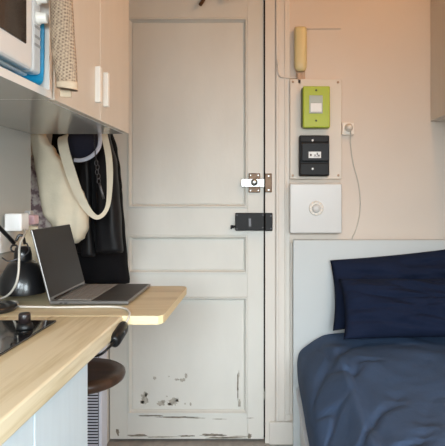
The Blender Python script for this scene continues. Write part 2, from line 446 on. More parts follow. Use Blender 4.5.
bm = tube([(wx(277.5), YW - .024, wz(60)), (wx(277.6), YW - .024, wz(70)), (wx(279.5), YW - .024, wz(76)), (wx(284), YW - .022, wz(78)), (wx(291), YW - .014, wz(78)), (wx(297), YW - .008, wz(77.5))], .0035, 8, 6)
tag(obj('wire', bm, 'trim'), 'thin painted wire curving off the door casing under the intercom', 'cable')

DEP = YB - .03
t = thing('meter_board', (wx(316), YW, wz(179)), 'tall off-white panel on the wall behind the electricity meter and breaker', 'panel')
obj('panel', B(wx(290), wx(341.6), YW - .03, YW - .0005, wz(179), wz(79), .003), 'meterb', t)
for x, y in ((338, 80.8 + 1.5), (292.8, 175.5), (293, 82), (338.3, 175.5)):
    bm = bmesh.new(); lathe(bm, [(.006, 0), (.006, .002), (.003, .004)], (wx(x), YW - .0298, wz(y)), 12, '-Y'); obj('screw', bm, 'ivory2', t)
ym = YW - .03
DEP = YB - .092
t = thing('electricity_meter', (wx(316.5), ym, wz(128)), 'lime green electricity meter with a small grey display', 'meter')
obj('back_case', B(wx(301.8), wx(329.4), ym - .045, ym - .0005, wz(126), wz(87), .004), 'limeside', t)
obj('front_cover', B(wx(303), wx(330), ym - .062, ym - .02, wz(127.6), wz(86), .005), 'lime', t)
yq = ym - .062
obj('bezel', B(wx(309.2), wx(322.6), yq - .003, yq + .004, wz(113.4), wz(95.4), .001), 'lcd', t)
d = obj('display', B(wx(310.6), wx(321.6), yq - .0045, yq + .004, wz(111.8), wz(103.2), .0008), 'label', t); d['label'] = 'white lower half of the display'
d = obj('display', B(wx(310.4), wx(321.8), yq - .0045, yq + .004, wz(102.6), wz(96.2), .0008), 'lcd', t); d['label'] = 'grey upper half of the display'
bm = bmesh.new(); box(bm, wx(310.6), wx(321.6), yq - .0052, yq - .003, wz(113.2), wz(112.3)); obj('marking', bm, 'mwgrey', t)
for y in (90.2, 120.6):
    bm = bmesh.new(); lathe(bm, [(.005, 0), (.005, .0015), (.003, .002)], (wx(316.2), yq, wz(y)), 12, '-Y'); obj('screw', bm, 'limeside', t)

DEP = YB - .092
t = thing('circuit_breaker', (wx(314.3), ym, wz(176.5)), 'black main circuit breaker with a white label below the green meter', 'circuit breaker')
obj('housing', B(wx(299.4), wx(329.6), ym - .055, ym - .0005, wz(176), wz(135), .006), 'brk', t)
obj('terminal_cover', B(wx(299.9), wx(329.2), ym - .061, ym - .03, wz(142.2), wz(135.6), .004), 'brk', t)
obj('front_block', B(wx(301.5), wx(329.2), ym - .072, ym - .03, wz(161.4), wz(142.8), .004), 'brk2', t)
obj('terminal_cover', B(wx(300), wx(329), ym - .063, ym - .03, wz(175.4), wz(162.8), .005), 'brk', t)
bm = B(wx(308.4), wx(320.8), ym - .0735, ym - .07, wz(158.2), wz(151.8), .0005)
lb = obj('rating_label', bm, 'label', t); lb['label'] = 'white rating label'
bm = bmesh.new()
for x, y, w, h in ((310.6, 155.2, 1.6, 2.2), (314.8, 155.4, 1.2, 1.4), (317, 154.2, 1.0, 2.8), (318.6, 155.6, 1.6, 1.4), (316.4, 157, 6, .5)): box(bm, wx(x - w / 2), wx(x + w / 2), ym - .0738, ym - .073, wz(y + h / 2), wz(y - h / 2))
obj('print', bm, 'ink', lb)
for y in (140.3, 168.8):
    bm = bmesh.new(); lathe(bm, [(.0055, 0), (.005, .003)], (wx(312.6), ym - .0608 if y < 150 else ym - .0628, wz(y)), 12, '-Y'); o = obj('seal_screw', bm, 'label', t); o['label'] = 'white screw'
bm = bmesh.new()
for x in (309, 314, 320, 325): box(bm, wx(x - 1.6), wx(x + 1.6), ym - .0728, ym - .07, wz(146.6), wz(145.6))
obj('marking', bm, 'brk', t)

DEP = YB - .075
t = thing('fuse_box', (wx(316), YW, wz(233.5)), 'square glossy white fuse box with a round knob, above the headboard', 'fuse box')
obj('base', B(wx(290.6), wx(341.6), YW - .05, YW - .0005, wz(232.8), wz(182.8), .003), 'meterb', t)
dd = obj('cover', B(wx(289.8), wx(342), YW - .075, YW - .045, wz(233.4), wz(183.6), .005), 'fuse', t)
yq = YW - .075
bm = bmesh.new()
lathe(bm, [(.035, 0), (.035, .003), (.027, .005), (.026, .001)], (wx(316.2), yq, wz(208.4)), 28, '-Y')
o = obj('knob_ring', bm, 'socket', t); o['label'] = 'beige ring around the knob'
bm = bmesh.new(); lathe(bm, [(.021, 0), (.021, .008), (.017, .012), (.005, .0125)], (wx(316.2), yq, wz(208.4)), 24, '-Y')
for i in range(10):
    a = 2 * pi * i / 10; cyl(bm, (wx(316.2) + .0285 * math.cos(a), yq - .003, wz(208.4) + .0285 * math.sin(a)), (wx(316.2) + .0285 * math.cos(a), yq - .0075, wz(208.4) + .0285 * math.sin(a)), .003, seg=8)
obj('knob', bm, 'fuse', t)

DEP = YB - .012
t = thing('wall_socket', (wx(347.6), YW, wz(135)), 'small wall socket with a plug and thin cord right of the meter board', 'socket')
obj('faceplate', B(wx(341.9), wx(354), YW - .022, YW - .0005, wz(135), wz(122.4), .003), 'socket', t)
pg = bmesh.new(); lathe(pg, [(.020, 0), (.020, .008), (.014, .012), (.013, .026), (.009, .030), (.003, .0305)], (wx(348.4), YW - .022, wz(128)), 20, '-Y')
obj('plug', pg, 'meterb', t)
obj('cord', tube([(wx(350), YW - .04, wz(131.5)), (wx(350.5), YW - .012, wz(138)), (wx(351.5), YW - .006, wz(150)), (wx(354), YW - .005, wz(165)), (wx(358.5), YW - .005, wz(182)), (wx(360.5), YW - .005, wz(198)), (wx(360), YW - .005, wz(214)), (wx(356.5), YW - .005, wz(229)), (wx(352), YW - .005, wz(240)), (wx(350), YW - .005, wz(252))], .0028, 8, 6), 'cable', t)

DEP = YB
# wall cabinet above the bed, on the right wall
t = thing('bedside_wall_cabinet', (.98, 2.2, 1.58), 'tan wall cabinet hung on the right above the bed', 'cabinet')
xc = WX(431, YB - .01); zb = WZ(121.5, YB - .01)
obj('body', B(xc + .02, XR - .0005, 1.55, YB - .002, zb, 2.35, .002), 'cream', t)
obj('door', B(xc, xc + .018, 2.105, YB - .004, zb + .002, 2.348, .002), 'cream', t)
obj('door', B(xc, xc + .018, 1.552, 2.10, zb + .002, 2.348, .002), 'cream', t)

# ------------------------------------------------------------------ bed
XB0 = .14
t = thing('bed', (.63, 1.6, 0), 'single bed with a plain pale grey headboard panel', 'bed')
hb0 = 2.585
obj('headboard', B(XB0, XR - .004, hb0, hb0 + .035, 0, WZ(240, hb0), .003), 'hb', t)
bm = bmesh.new(); box(bm, .172, XR - .01, .6, hb0 - .002, .06, .29, .004); box(bm, .1515, .20, .6, hb0 - .002, .280, .300, .003)
obj('bed_base', bm, 'bedb', t)
for x, y in ((.21, .65), (.21, 2.52), (1.05, .65), (1.05, 2.52)): obj('leg', B(x - .025, x + .025, y - .025, y + .025, 0, .065), 'bedb', t)

# duvet: closed soft body, profile across X swept along Y
prof = [(.205, .31), (.178, .302), (.164, .315), (.158, .36), (.157, .42), (.162, .468), (.176, .497), (.20, .52), (.232, .545), (.262, .565), (.295, .578), (.35, .584), (.45, .587), (.56, .589), (.68, .590), (.80, .590), (.92, .588), (1.0, .58), (1.05, .56), (1.085, .52), (1.1, .42), (1.095, .31), (1.05, .303), (.6, .303)]
ys = [.55 + (2.574 - .55) * i / 130 for i in range(131)]
bm = bmesh.new(); rings = []
pp = smooth_path([Vector((a, 0, b)) for a, b in prof], 4)
for i, y in enumerate(ys):
    e = min(1, (2.578 - y) / .05, (y - .545) / .05); e = max(0.0, e); e = math.sqrt(1 - (1 - e) ** 2)
    ring = []
    for q in pp:
        x, z = q.x, q.z
        top = max(0, min(1, (z - .33) / .2))
        n1 = noise.noise(Vector((x * 3.2, y * 2.2, 3.1))) * .022 + noise.noise(Vector((x * 9 + y * 3, y * 5, 1.7))) * .012 - .018 * max(0, 1 - abs(noise.noise(Vector((x * 7 - y * 2.5, y * 3.4 + x * 3, 5.5)))) / .12) * (.25 + math.exp(-((x - .32) / .16) ** 2)) * max(0, min(1, (2.45 - y) / .2))
        # long soft ridge along the left of the top, as if the cover had been pulled across
        ridge = .014 * math.exp(-((x - (.30 - .03 * (2.2 - y))) / .022) ** 2) * max(0, min(1, (2.35 - y) / .4))
        crease = -.012 * math.exp(-((x - (.335 - .03 * (2.2 - y))) / .018) ** 2) * max(0, min(1, (2.35 - y) / .4))
        dz = (n1 + ridge + crease) * top * (0.3 + .7 * e)
        side = (1 - top) * noise.noise(Vector((y * 5, z * 4, 8.))) * .005
        if z > .33: side -= .03 * max(0, .45 - abs(z - .40) * 4) * 0
        ring.append(bm.verts.new((max(x, .157) + max(side, -.0) if x < .3 else min(x - abs(side), 1.11), y, .303 + (z - .303) * (.82 + .18 * e) + dz)))
    rings.append(ring)
m = len(pp)
for a, b in zip(rings, rings[1:]):
    for j in range(m): bm.faces.new((a[j], a[(j + 1) % m], b[(j + 1) % m], b[j])).smooth = True
bm.faces.new(rings[0]); bm.faces.new(rings[-1])
tag(obj('duvet', bm, 'duvet'), 'navy blue duvet spread over the bed, its side tucked down to the base', 'duvet')

def pillow(name, bl, U, V, w, h, th, seed, lab, wr=.026):
    """bl: bottom-left-back corner; U, V unit vectors in the pillow plane"""
    U = Vector(U).normalized(); V = Vector(V).normalized(); N = U.cross(V).normalized()   # N points to the viewer
    bm = bmesh.new(); n = 44; sides = []
    for sg in (1, -1):
        grid = []
        for j in range(n + 1):
            row = []
            for i in range(n + 1):
                u, v = i / n * 2 - 1, j / n * 2 - 1
                body = (max(0, 1 - abs(u) ** 2.6) ** .55) * (max(0, 1 - abs(v) ** 2.4) ** .55)
                pin = 1 - .035 * (1 - v * v) * 0
                uu = u * (1 - .03 * (1 - u * u)) * (1 - .045 * (1 - v * v)); vv = v * (1 - .05 * (1 - u * u))
                p = Vector(bl) + U * (uu + 1) / 2 * w + V * (vv + 1) / 2 * h
                d = th * body
                wk = noise.noise(Vector((u * 1.6 + seed, v * 3.4 + u * 1.1, seed))) * wr + noise.noise(Vector((u * 4 + seed, v * 7 + u * 3, 2.3))) * wr * .4
                wk -= (.5 * wr * max(0, 1 - abs(v - (.18 - .42 * u + .15 * math.sin(3 * u))) / .07) + .4 * wr * max(0, 1 - abs(noise.noise(Vector((u * 1.7 + v * .6, v * 2.6 + u * .9, seed + 3)))) / .10)) * (sg > 0)
                row.append(p + N * sg * (d * (.62 if sg > 0 else .38)) + N * wk * min(1, body * 1.4) * sg)
            grid.append(row)
        sides.append(grid)
    vm = {}
    def V_(s, i, j):
        if i in (0, n) or j in (0, n): s = 0
        if (s, i, j) not in vm: vm[(s, i, j)] = bm.verts.new(sides[s][j][i])
        return vm[(s, i, j)]
    for s in (0, 1):
        for j in range(n):
            for i in range(n):
                bm.faces.new((V_(s, i, j), V_(s, i + 1, j), V_(s, i + 1, j + 1), V_(s, i, j + 1))).smooth = True
    return tag(obj(name, bm, 'pillow'), lab, 'pillow')
pillow('pillow', (.312, 2.452, .603), (1, 0, .105), (0.0, .10, .30), .72, .325, .10, 5.3, 'dark navy pillow leaning on the headboard, rear of the two')
pillow('pillow', (.335, 2.275, .612), (1, 0, .01), (0.0, .16, .25), .70, .275, .12, 9.1, 'dark navy pillow leaning in front of the other pillow, nearest the duvet')

# ------------------------------------------------------------------ kitchen: worktop, base cabinets, hob
ZT = .90; XF = -.373; YE = 1.43
bm = B(XL + .001, XF, .35, YE - .001, ZT - .038, ZT, .004)
tag(obj('worktop', bm, 'oak'), 'light oak worktop with the black hob set in it', 'worktop')
t = thing('table_leaf', (-.55, 1.66, ZT - .022), 'thin oak table leaf beyond the worktop, carrying the laptop', 'table leaf')
XQ = -.268; Y1 = 1.90
poly = [(XL + .001, YE), (XQ - .012, YE), (XQ - .002, YE + .014), (XQ, YE + .03), (XQ, Y1 - .03), (XQ - .008, Y1 - .008), (XQ - .03, Y1), (XL + .001, Y1)]
bm = bmesh.new(); prism(bm, poly, 'Z', ZT - .023, ZT - .0002)
for f in bm.faces:
    if abs(f.calc_center_median().z - (ZT - .0116)) < .003: f.material_index = 1
obj('top', bm, ['oakx', 'oakedge'], t)
obj('bracket', B(XL + .001, -.60, YE + .40, YE + .425, ZT - .06, ZT - .0235), 'carcass', t)
for nm, y0, y1, lab in (('base_cabinet', .941, 1.226, 'white base cabinet at the far end of the worktop, beside the stool'), ('base_cabinet', .45, .938, 'white base cabinet under the hob, nearest the viewer')):
    t = thing(nm, (-.62, (y0 + y1) / 2, 0), lab, 'cabinet', None)
    obj('body', B(XL + .002, -.42, y0, y1, .10, ZT - .0385, .001), 'basewhite', t)
    obj('door', B(-.4195, -.40, y0 + .0015, y1, .105, ZT - .041, .002), 'basewhite', t)
    obj('plinth', B(XL + .01, -.46, y0, y1 - .002, 0, .0995), 'carcass', t)
t = thing('hob', (-.66, 1.09, ZT), 'black glass hob set into the oak worktop', 'hob')
obj('glass_top', B(-.80, -.521, .83, 1.356, ZT + .0003, ZT + .006, .002), 'hob', t)
for c, r in (((-.66, 1.16), .085), ((-.66, .96), .075)):
    bm = bmesh.new()
    for i in range(40):
        a0, a1 = 2 * pi * i / 40, 2 * pi * (i + 1) / 40
        vs = [bm.verts.new((c[0] + rr * math.cos(a), c[1] + rr * math.sin(a), ZT + .0062)) for rr, a in ((r, a0), (r, a1), (r - .0015, a1), (r - .0015, a0))]
        bm.faces.new(vs)
    obj('heating_zone', bm, 'hobprint', t)
t = thing('control_knob', (-.563, 1.27, ZT + .006), 'small dark upright knob standing on the hob glass', 'knob')
bm = bmesh.new(); lathe(bm, [(.019, .0002), (.0195, .003), (.0175, .012), (.0145, .014)], (-.563, 1.27, ZT + .006), 24); obj('base', bm, 'black', t)
bm = bmesh.new(); lathe(bm, [(.0140, .014), (.0138, .034), (.0115, .037), (.004, .0373)], (-.563, 1.27, ZT + .006), 10); obj('grip', bm, 'knob', t)

# ------------------------------------------------------------------ wall units, left
XC = -.485; ZB = 1.439; YC1 = 1.94; ZU = 2.12; YD = 1.238
t = thing('wall_cabinet', (-.66, 1.59, ZB), 'two-door cream wall cabinet hung above the laptop', 'cabinet')
bm = bmesh.new(); box(bm, XL + .001, XC - .019, YD, YC1, ZB, ZU, .001)
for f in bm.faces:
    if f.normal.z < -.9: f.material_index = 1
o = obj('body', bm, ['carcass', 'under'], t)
for v, y0, y1, yh, lab in ((0, YD + .012, 1.598, 1.559, 'left'), (1, 1.6015, YC1, 1.637, 'right')):
    d = obj('door', B(XC - .0185, XC, y0, y1, ZB + .001, ZU, .0015), 'cream', t)
    bm = bmesh.new(); box(bm, XC - .0005, XC + .0155, yh - .010, yh + .010, 1.487, 1.590, .0025)
    h = obj('handle', bm, 'handle', d); h['label'] = 'white bar handle'
t = thing('open_shelf_unit', (-.66, .95, ZB), 'open white wall unit beside the cream cabinet, holding the microwave', 'shelf unit')
bm = bmesh.new(); box(bm, XL + .001, XC, .62, YD - .002, ZB, ZB + .018, .001)
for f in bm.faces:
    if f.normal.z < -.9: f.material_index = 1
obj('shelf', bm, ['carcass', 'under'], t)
obj('side_panel', B(XL + .001, XC, YD - .0175, YD - .0022, ZB + .0185, ZU, .001), 'carcass', t)
obj('side_panel', B(XL + .001, XC, .62, .636, ZB + .0185, ZU, .001), 'carcass', t)
obj('top_panel', B(XL + .001, XC, .637, YD - .018, ZU - .018, ZU, .001), 'carcass', t)
obj('back_panel', B(XL + .001, XL + .006, .637, YD - .018, ZB + .0185, ZU - .0185), 'carcass', t)
bm = bmesh.new(); cyl(bm, (XC - .06, .98 + .245, ZB - .0008), (XC - .06, .98 + .245, ZB + .002), .004, seg=10)
# tray under / beside the microwave
ZS = ZB + .018
tr = [(.66, ZS + .004), (.9, ZS + .004), (1.14, ZS + .0042), (1.180, ZS + .0045), (1.202, ZS + .012), (1.211, ZS + .032), (1.2145, ZS + .09), (1.2150, ZS + .17)]
bm = bmesh.new(); sweep(bm, smooth_path([Vector((-.647, a, b)) for a, b in tr], 5), [(-.15, -.0022), (.15, -.0022), (.153, 0), (.15, .0022), (-.15, .0022)], Vector((0, -.3, 1)), smooth=False)
sw = shade(tag(obj('tray', bm, 'blue'), 'bright blue plastic tray edge curling up beside the microwave', 'tray'), 40)
# microwave
t = thing('microwave', (-.66, .95, ZS + .008), 'white microwave oven on the open shelf, top left', 'microwave')
zm0, zm1 = ZS + .028, ZS + .30; xm = XC - .012
obj('casing', B(XL + .02, xm - .03, .70, 1.2085, zm0, zm1, .006), 'mw', t)
dd = obj('door', B(xm - .0295, xm, .702, 1.163, zm0 + .002, zm1 - .002, .010, seg=3), 'mw', t)
wi = obj('window', B(xm - .002, xm + .0025, .75, 1.126, zm0 + .050, zm1 - .03, .002), 'mwglass', dd); wi['label'] = 'dark glass window'
obj('control_panel', B(xm - .0295, xm - .001, 1.165, 1.2075, zm0 + .002, zm1 - .002, .008, seg=3), 'mw', t)
bm = bmesh.new()
for z in (zm0 + .06, zm0 + .078, zm0 + .10): box(bm, xm - .002, xm - .0002, 1.172, 1.202, z, z + .006)
o = obj('marking', bm, 'mwgrey', t)
for z in (WZ(18.5, 1.19), WZ(-1.5, 1.19)):
    bm = bmesh.new(); lathe(bm, [(.0150, 0), (.0150, .004), (.0118, .006), (.0112, .020), (.009, .022)], (xm - .001, 1.187, z), 24, 'X')
    k = obj('dial', bm, 'handle', t); k['label'] = 'white turning dial'
for y in (.76, 1.13):
    for x in (XL + .06, xm - .06):
        bm = bmesh.new(); cyl(bm, (x, y, ZS + .0085), (x, y, zm0 + .004), .012, .014, 14); obj('foot', bm, 'black', t)

# knitted towel hanging at the divider
t = thing('kitchen_towel', (XC + .035, 1.19, 1.46), 'beige waffle-knit towel hanging beside the microwave, in front of the wall units', 'towel')
yt = 1.188
def towelrow(y):
    lx = [(-40, 49.5), (0, 50), (30, 50), (50, 51), (66, 53.5), (82, 57), (92, 58)]
    rx = [(-40, 70), (0, 72), (20, 73), (40, 74.2), (60, 76), (80, 77.2), (92, 77.2)]
    def it(L):
        for (a, b), (c, d) in zip(L, L[1:]):
            if a <= y <= c: return b + (d - b) * (y - a) / (c - a)
        return L[-1][1]
    return it(lx), it(rx)
def towel_part(y0, y1, n, grow=0):
    bm = bmesh.new(); rings = []
    for k in range(n + 1):
        y = y0 + (y1 - y0) * k / n; l, r = towelrow(y)
        xl, xr = WX(l, yt), WX(r, yt); c = (xl + xr) / 2; hw = (xr - xl) / 2 + grow; ring = []
        for i in range(28):
            a = 2 * pi * i / 28; rr = 1 + .05 * math.sin(3 * a + y * .03)
            ring.append(bm.verts.new((c + hw * rr * math.cos(a), yt + .020 * rr * math.sin(a), WZ(y + (1.2 * math.cos(a)) * (k / n), yt))))
        rings.append(ring)
    for a, b in zip(rings, rings[1:]):
        for i in range(28): bm.faces.new((a[i], a[(i + 1) % 28], b[(i + 1) % 28], b[i])).smooth = True
    bm.faces.new(rings[0]); f = bm.faces.new(rings[-1]); f.smooth = True
    r = bmesh.ops.inset_individual(bm, faces=[f], thickness=.006, depth=-.012)
    return bm
obj('cloth', towel_part(-40, 83, 30), 'towel', t)
o = obj('hem', towel_part(82.5, 89.5, 3, .0012), 'hem', t)
bm = bmesh.new(); yb2 = yt + .034
obj('hanging_loop', tube([(WX(58, yt), yt, WZ(-38, yt)), (WX(56.5, yt), yt + .004, WZ(-62, yt)), (WX(58, yt), yt + .006, WZ(-66, yt)), (WX(59, yt), yt, WZ(-60, yt)), (WX(58, yt), yt, WZ(-38, yt))], .003, 6, 5), 'hem', t)
bm = bmesh.new(); box(bm, WX(60.5, 1.205), WX(72, 1.205), 1.1995, 1.2065, WZ(97.5, 1.205), WZ(60, 1.205), .002); o = obj('back_flap', bm, 'hem', t); o['label'] = 'plain hem of the rear layer'
bm = bmesh.new(); zk = WZ(-64, yt); box(bm, XC + .0003, XC + .004, 1.221, 1.2355, zk - .02, zk + .05, .001)
sweep(bm, smooth_path([Vector((XC + .003, 1.228, zk + .03)), Vector((XC + .018, 1.215, zk + .012)), Vector((XC + .034, 1.196, zk + .002)), Vector((XC + .036, 1.180, zk + .012))], 5), circ(.003, 8))
tag(obj('wall_hook', bm, 'steel'), 'small steel hook on the wall unit edge holding the beige towel', 'hook')

# ------------------------------------------------------------------ laptop
t = thing('laptop', (-.50, 1.71, ZT), 'open dark grey laptop on the oak table leaf', 'laptop')
LX0, LX1, LY0, LY1 = -.622, -.392, 1.562, 1.868; zl = ZT + .0005
obj('base', B(LX0, LX1, LY0, LY1, zl + .002, zl + .0125, .003), 'alu', t)
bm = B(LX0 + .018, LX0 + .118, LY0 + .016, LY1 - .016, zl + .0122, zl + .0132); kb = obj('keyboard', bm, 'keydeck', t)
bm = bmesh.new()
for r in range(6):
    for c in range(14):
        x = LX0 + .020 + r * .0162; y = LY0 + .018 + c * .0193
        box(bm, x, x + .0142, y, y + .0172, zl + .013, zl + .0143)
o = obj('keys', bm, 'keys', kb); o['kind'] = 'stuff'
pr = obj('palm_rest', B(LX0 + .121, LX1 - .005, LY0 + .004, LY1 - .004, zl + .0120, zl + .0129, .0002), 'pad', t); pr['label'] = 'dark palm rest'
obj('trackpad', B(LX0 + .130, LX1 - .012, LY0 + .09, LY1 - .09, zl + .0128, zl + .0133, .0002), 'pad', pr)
for x in (LX0 + .02, LX1 - .02):
    for y in (LY0 + .02, LY1 - .02):
        bm = bmesh.new(); cyl(bm, (x, y, zl), (x, y, zl + .003), .006, seg=10); obj('rubber_foot', bm, 'black', t)
bm = bmesh.new()
for x in (LX0 + .03, LX0 + .044): box(bm, x, x + .009, LY0 - .0004, LY0 + .003, zl + .005, zl + .0085, .001)
obj('port', bm, 'black', t)
# lid: local box then tilted about the hinge
def lidbox(a0, a1, y0, y1, h0, h1, bev):
    bm = bmesh.new(); box(bm, a0, a1, y0, y1, h0, h1, bev)
    R = Matrix.Rotation(math.radians(-14.5), 4, 'Y')
    for v in bm.verts: v.co = R @ v.co + Vector((LX0 + .004, 0, zl + .012))
    return bm
lid = obj('lid', lidbox(-.006, .0, LY0 + .001, LY1 - .001, 0, .214, .0022), 'alu', t)
obj('screen', lidbox(-.001, .0007, LY0 + .0035, LY1 - .0035, .010, .2125, 0), 'screen', lid)
bm = bmesh.new(); cyl(bm, (LX0 + .003, LY0 + .03, zl + .0115), (LX0 + .003, LY1 - .03, zl + .0115), .005, seg=12); obj('hinge', bm, 'black', t)

# pale charging cable across the worktop and over its edge, black in-line switch, cord below
zc = ZT + .004
pts = [(-.80, 1.575, zc), (-.735, 1.60, zc), (WX(18, 1.535), 1.535, zc), (WX(40, 1.525), 1.525, zc), (WX(60, 1.52), 1.52, zc), (WX(90, 1.527), 1.527, zc), (WX(115, 1.525), 1.525, zc), (WX(126, 1.50), 1.50, zc), (-.362, 1.455, zc - .002), (-.357, 1.425, ZT - .004), (-.360, 1.405, WZ(324, 1.405)), (-.362, 1.40, WZ(329, 1.40))]
t = thing('power_cable', (-.55, 1.53, ZT), 'pale cable crossing the worktop in front of the laptop, ending in a black switch', 'cable')
obj('cord', tube(pts, .0032, 8, 8), 'cable', t)
a, b = Vector((-.362, 1.402, WZ(326, 1.40))), Vector((-.366, 1.315, WZ(342.5, 1.315)))
bm = bmesh.new(); sweep(bm, [a.lerp(b, k) for k in (0, .06, .2, .5, .8, .94, 1)], [(c * .9, d * 1.25) for c, d in circ(.0155, 12)], Vector((0, 0, 1)), scale=lambda q: .5 if q in (0, 1) else (.85 if q < .2 or q > .8 else 1))
o = obj('inline_switch', bm, 'black', t); o['label'] = 'black in-line switch'
bm = bmesh.new(); m0 = a.lerp(b, .45); cyl(bm, m0 + Vector((.010, -.004, .004)), m0 + Vector((.0155, -.006, .005)), .004, seg=10); obj('rocker', bm, 'chain', o)
obj('lower_cord', tube([b, (-.372, 1.30, WZ(347, 1.30)), (-.385, 1.29, WZ(353, 1.29)), (-.405, 1.30, WZ(356, 1.30)), (-.45, 1.33, .82), (-.52, 1.36, .74), (-.55, 1.38, .5), (-.55, 1.38, .004)], .0032, 8, 6), 'black', t)

# ------------------------------------------------------------------ desk lamp
t = thing('desk_lamp', (-.757, 1.49, ZT), 'black desk lamp with a bell-shaped shade hanging low over the worktop', 'lamp')
bm = bmesh.new(); lathe(bm, [(.066, .0003), (.07, .004), (.0695, .012), (.064, .017), (.02, .0185), (.010, .020)], (-.757, 1.49, ZT), 40); obj('base', bm, 'lampb', t)
obj('arm', tube([(-.757, 1.49, ZT + .018), (-.785, 1.46, ZT + .18), (-.80, 1.44, ZT + .34)], .0065, 12, 4), 'lampb', t)
hd = Vector((-.748, 1.672, 1.052))
obj('arm', tube([(-.80, 1.44, ZT + .34), (-.79, 1.49, 1.195), hd + Vector((-.012, -.03, .022))], .0062, 12, 4), 'lampb', t)
bm = bmesh.new(); lathe(bm, [(.004, -.011), (.012, -.010), (.012, .010), (.004, .011)], (-.80, 1.44, ZT + .34), 16, 'X'); obj('joint', bm, 'lampb', t)
# shade, slightly open bell
cx, cy = -.748, 1.675
bm = bmesh.new(); lathe(bm, [(.070, .930), (.0705, .934), (.069, .955), (.064, .978), (.055, .999), (.044, 1.017), (.033, 1.028), (.021, 1.030), (.020, 1.034), (.0205, 1.034), (.018, 1.030), (.040, 1.013), (.052, .997), (.061, .977), (.066, .955), (.0675, .932)], (cx, cy, -.012), 40)
bmesh.ops.delete(bm, geom=[f for f in bm.faces if len(f.verts) > 4], context='FACES')
sh = obj('shade', bm, 'lampb', t)
bm = bmesh.new(); lathe(bm, [(.020, 1.02), (.027, 1.026), (.026, 1.050), (.022, 1.070), (.010, 1.074)], (cx, cy, -.012), 20); obj('bulb_holder', bm, 'lampb', t)
bm = bmesh.new(); lathe(bm, [(.006, .945), (.018, .955), (.022, .972), (.017, .992), (.011, 1.008), (.011, 1.022)], (cx, cy, -.012), 20); obj('bulb', bm, 'handle', sh)
bm = bmesh.new()
rp = [Vector((cx - .020 + .0105 * math.cos(q), cy - .014, 1.056 + .0105 * math.sin(q))) for q in [2 * pi * i / 18 for i in range(19)]]
sweep(bm, rp, circ(.003, 8), Vector((0, 1, 0))); obj('ring', bm, 'lampb', t)
bm = tube([(cx + .008, cy - .004, 1.068), (cx + .006, cy - .012, 1.092), (cx - .004, cy - .016, 1.096), (cx - .012, cy - .02, 1.078)], .0042, 8, 5); obj('swivel', bm, 'lampb', t)
obj('lamp_cord', tube([(cx + .016, cy - .01, 1.072), (cx + .026, cy - .016, 1.05), (cx + .016, cy - .03, 1.035), (cx - .02, cy - .045, 1.02), (cx - .045, cy - .04, 1.03)], .0022, 8, 6), 'chain', t)

# plugs on the wall, cream board
t = thing('double_socket', (XL, 1.80, 1.05), 'white wall socket behind the desk lamp, mostly covered by plugs', 'socket')
obj('faceplate', B(XL + .0003, XL + .010, 1.70, 1.93, 1.035, 1.115, .002), 'carcass', t)
t = thing('charger', (-.81, 1.765, 1.05), 'white cube phone charger plugged in above the desk lamp', 'charger')
yq = 1.765
bm = B(XL + .0105, WX(21.6, yq - .04), yq - .042, yq + .016, WZ(230.5, yq), WZ(213.2, yq), .005, seg=3); obj('body', bm, 'charger', t)
obj('cord', tube([(WX(24, yq) - .001, yq - .0, WZ(229, yq)), (WX(22.5, 1.64), 1.66, WZ(233, 1.66)), (WX(19.8, 1.59), 1.59, WZ(245, 1.59)), (WX(19, 1.55), 1.55, WZ(262, 1.55)), (WX(18, 1.54), 1.54, WZ(276, 1.54)), (WX(14.5, 1.55), 1.55, WZ(287, 1.55)), (WX(8, 1.57), 1.57, WZ(295, 1.57)), (WX(-1, 1.60), 1.60, ZT + .012), (-.82, 1.63, ZT + .0035)], .0032, 8, 6), 'cable', t)
t = thing('pink_plug', (-.79, 1.885, 1.05), 'pale pink plug beside the white charger', 'plug')
yq = 1.885
obj('body', B(XL + .0105, WX(36.6, yq), yq - .02, yq + .022, WZ(224.5, yq), WZ(215, yq), .005, seg=3), 'pink', t)
obj('cap', B(WX(26, yq), WX(32, yq), yq - .015, yq + .015, WZ(215.2, yq), WZ(210.5, yq), .003), 'mwgrey', t)
yq = 1.872
bm = bmesh.new(); prism(bm, [(WX(23, yq), ZT + .0005), (WX(53, yq), ZT + .0005), (WX(46, yq), WZ(262, yq)), (WX(39, yq), WZ(236, yq)), (WX(37.5, yq), WZ(226.5, yq)), (WX(25, yq), WZ(226, yq))], 'Y', yq - .006, yq + .006, bev=.002)
tag(obj('cutting_board', bm, 'board'), 'cream upright board standing between the desk lamp and the laptop screen', 'board')

# ------------------------------------------------------------------ stool and slatted heater
t = thing('stool', (-.597, 1.735, 0), 'round dark brown wooden stool under the table leaf', 'stool')
zs = .655; c = (-.600, 1.735, 0)
bm = bmesh.new(); lathe(bm, [(.02, zs - .034), (.137, zs - .034), (.147, zs - .027), (.151, zs - .016), (.149, zs - .006), (.140, zs), (.10, zs - .004), (.01, zs - .006)], c, 48); obj('seat', bm, 'stool', t)
bm = bmesh.new(); lathe(bm, [(.06, zs - .0345), (.06, zs - .042), (.022, zs - .05), (.020, .03), (.05, .026), (.13, .012), (.135, .001)], c, 32); obj('pedestal', bm, 'black', t)
t = thing('electric_heater', (-.80, 2.3, 0), 'white slatted appliance standing on the floor behind the stool', 'heater')
YH = 2.12; hx0, hx1 = XA + .03, WX(101.6, YH)
obj('casing', B(hx0, hx1, YH, YH + .078, .02, .735, .006, seg=3), 'heater', t)
bm = bmesh.new(); sx0, sx1 = WX(75, YH), WX(98.2, YH); z = .06; gl = []
box(bm, sx0 - .002, sx1 + .002, YH - .0006, YH + .002, .05, .70)
g1 = obj('grille', bm, 'slot', t); g1['label'] = 'dark slatted grille'
bm = bmesh.new()
while z < .70:
    box(bm, sx0, sx1, YH - .004, YH + .001, z, z + .0052); z += .0118
o = obj('slat', bm, 'heater', g1); o['kind'] = 'stuff'
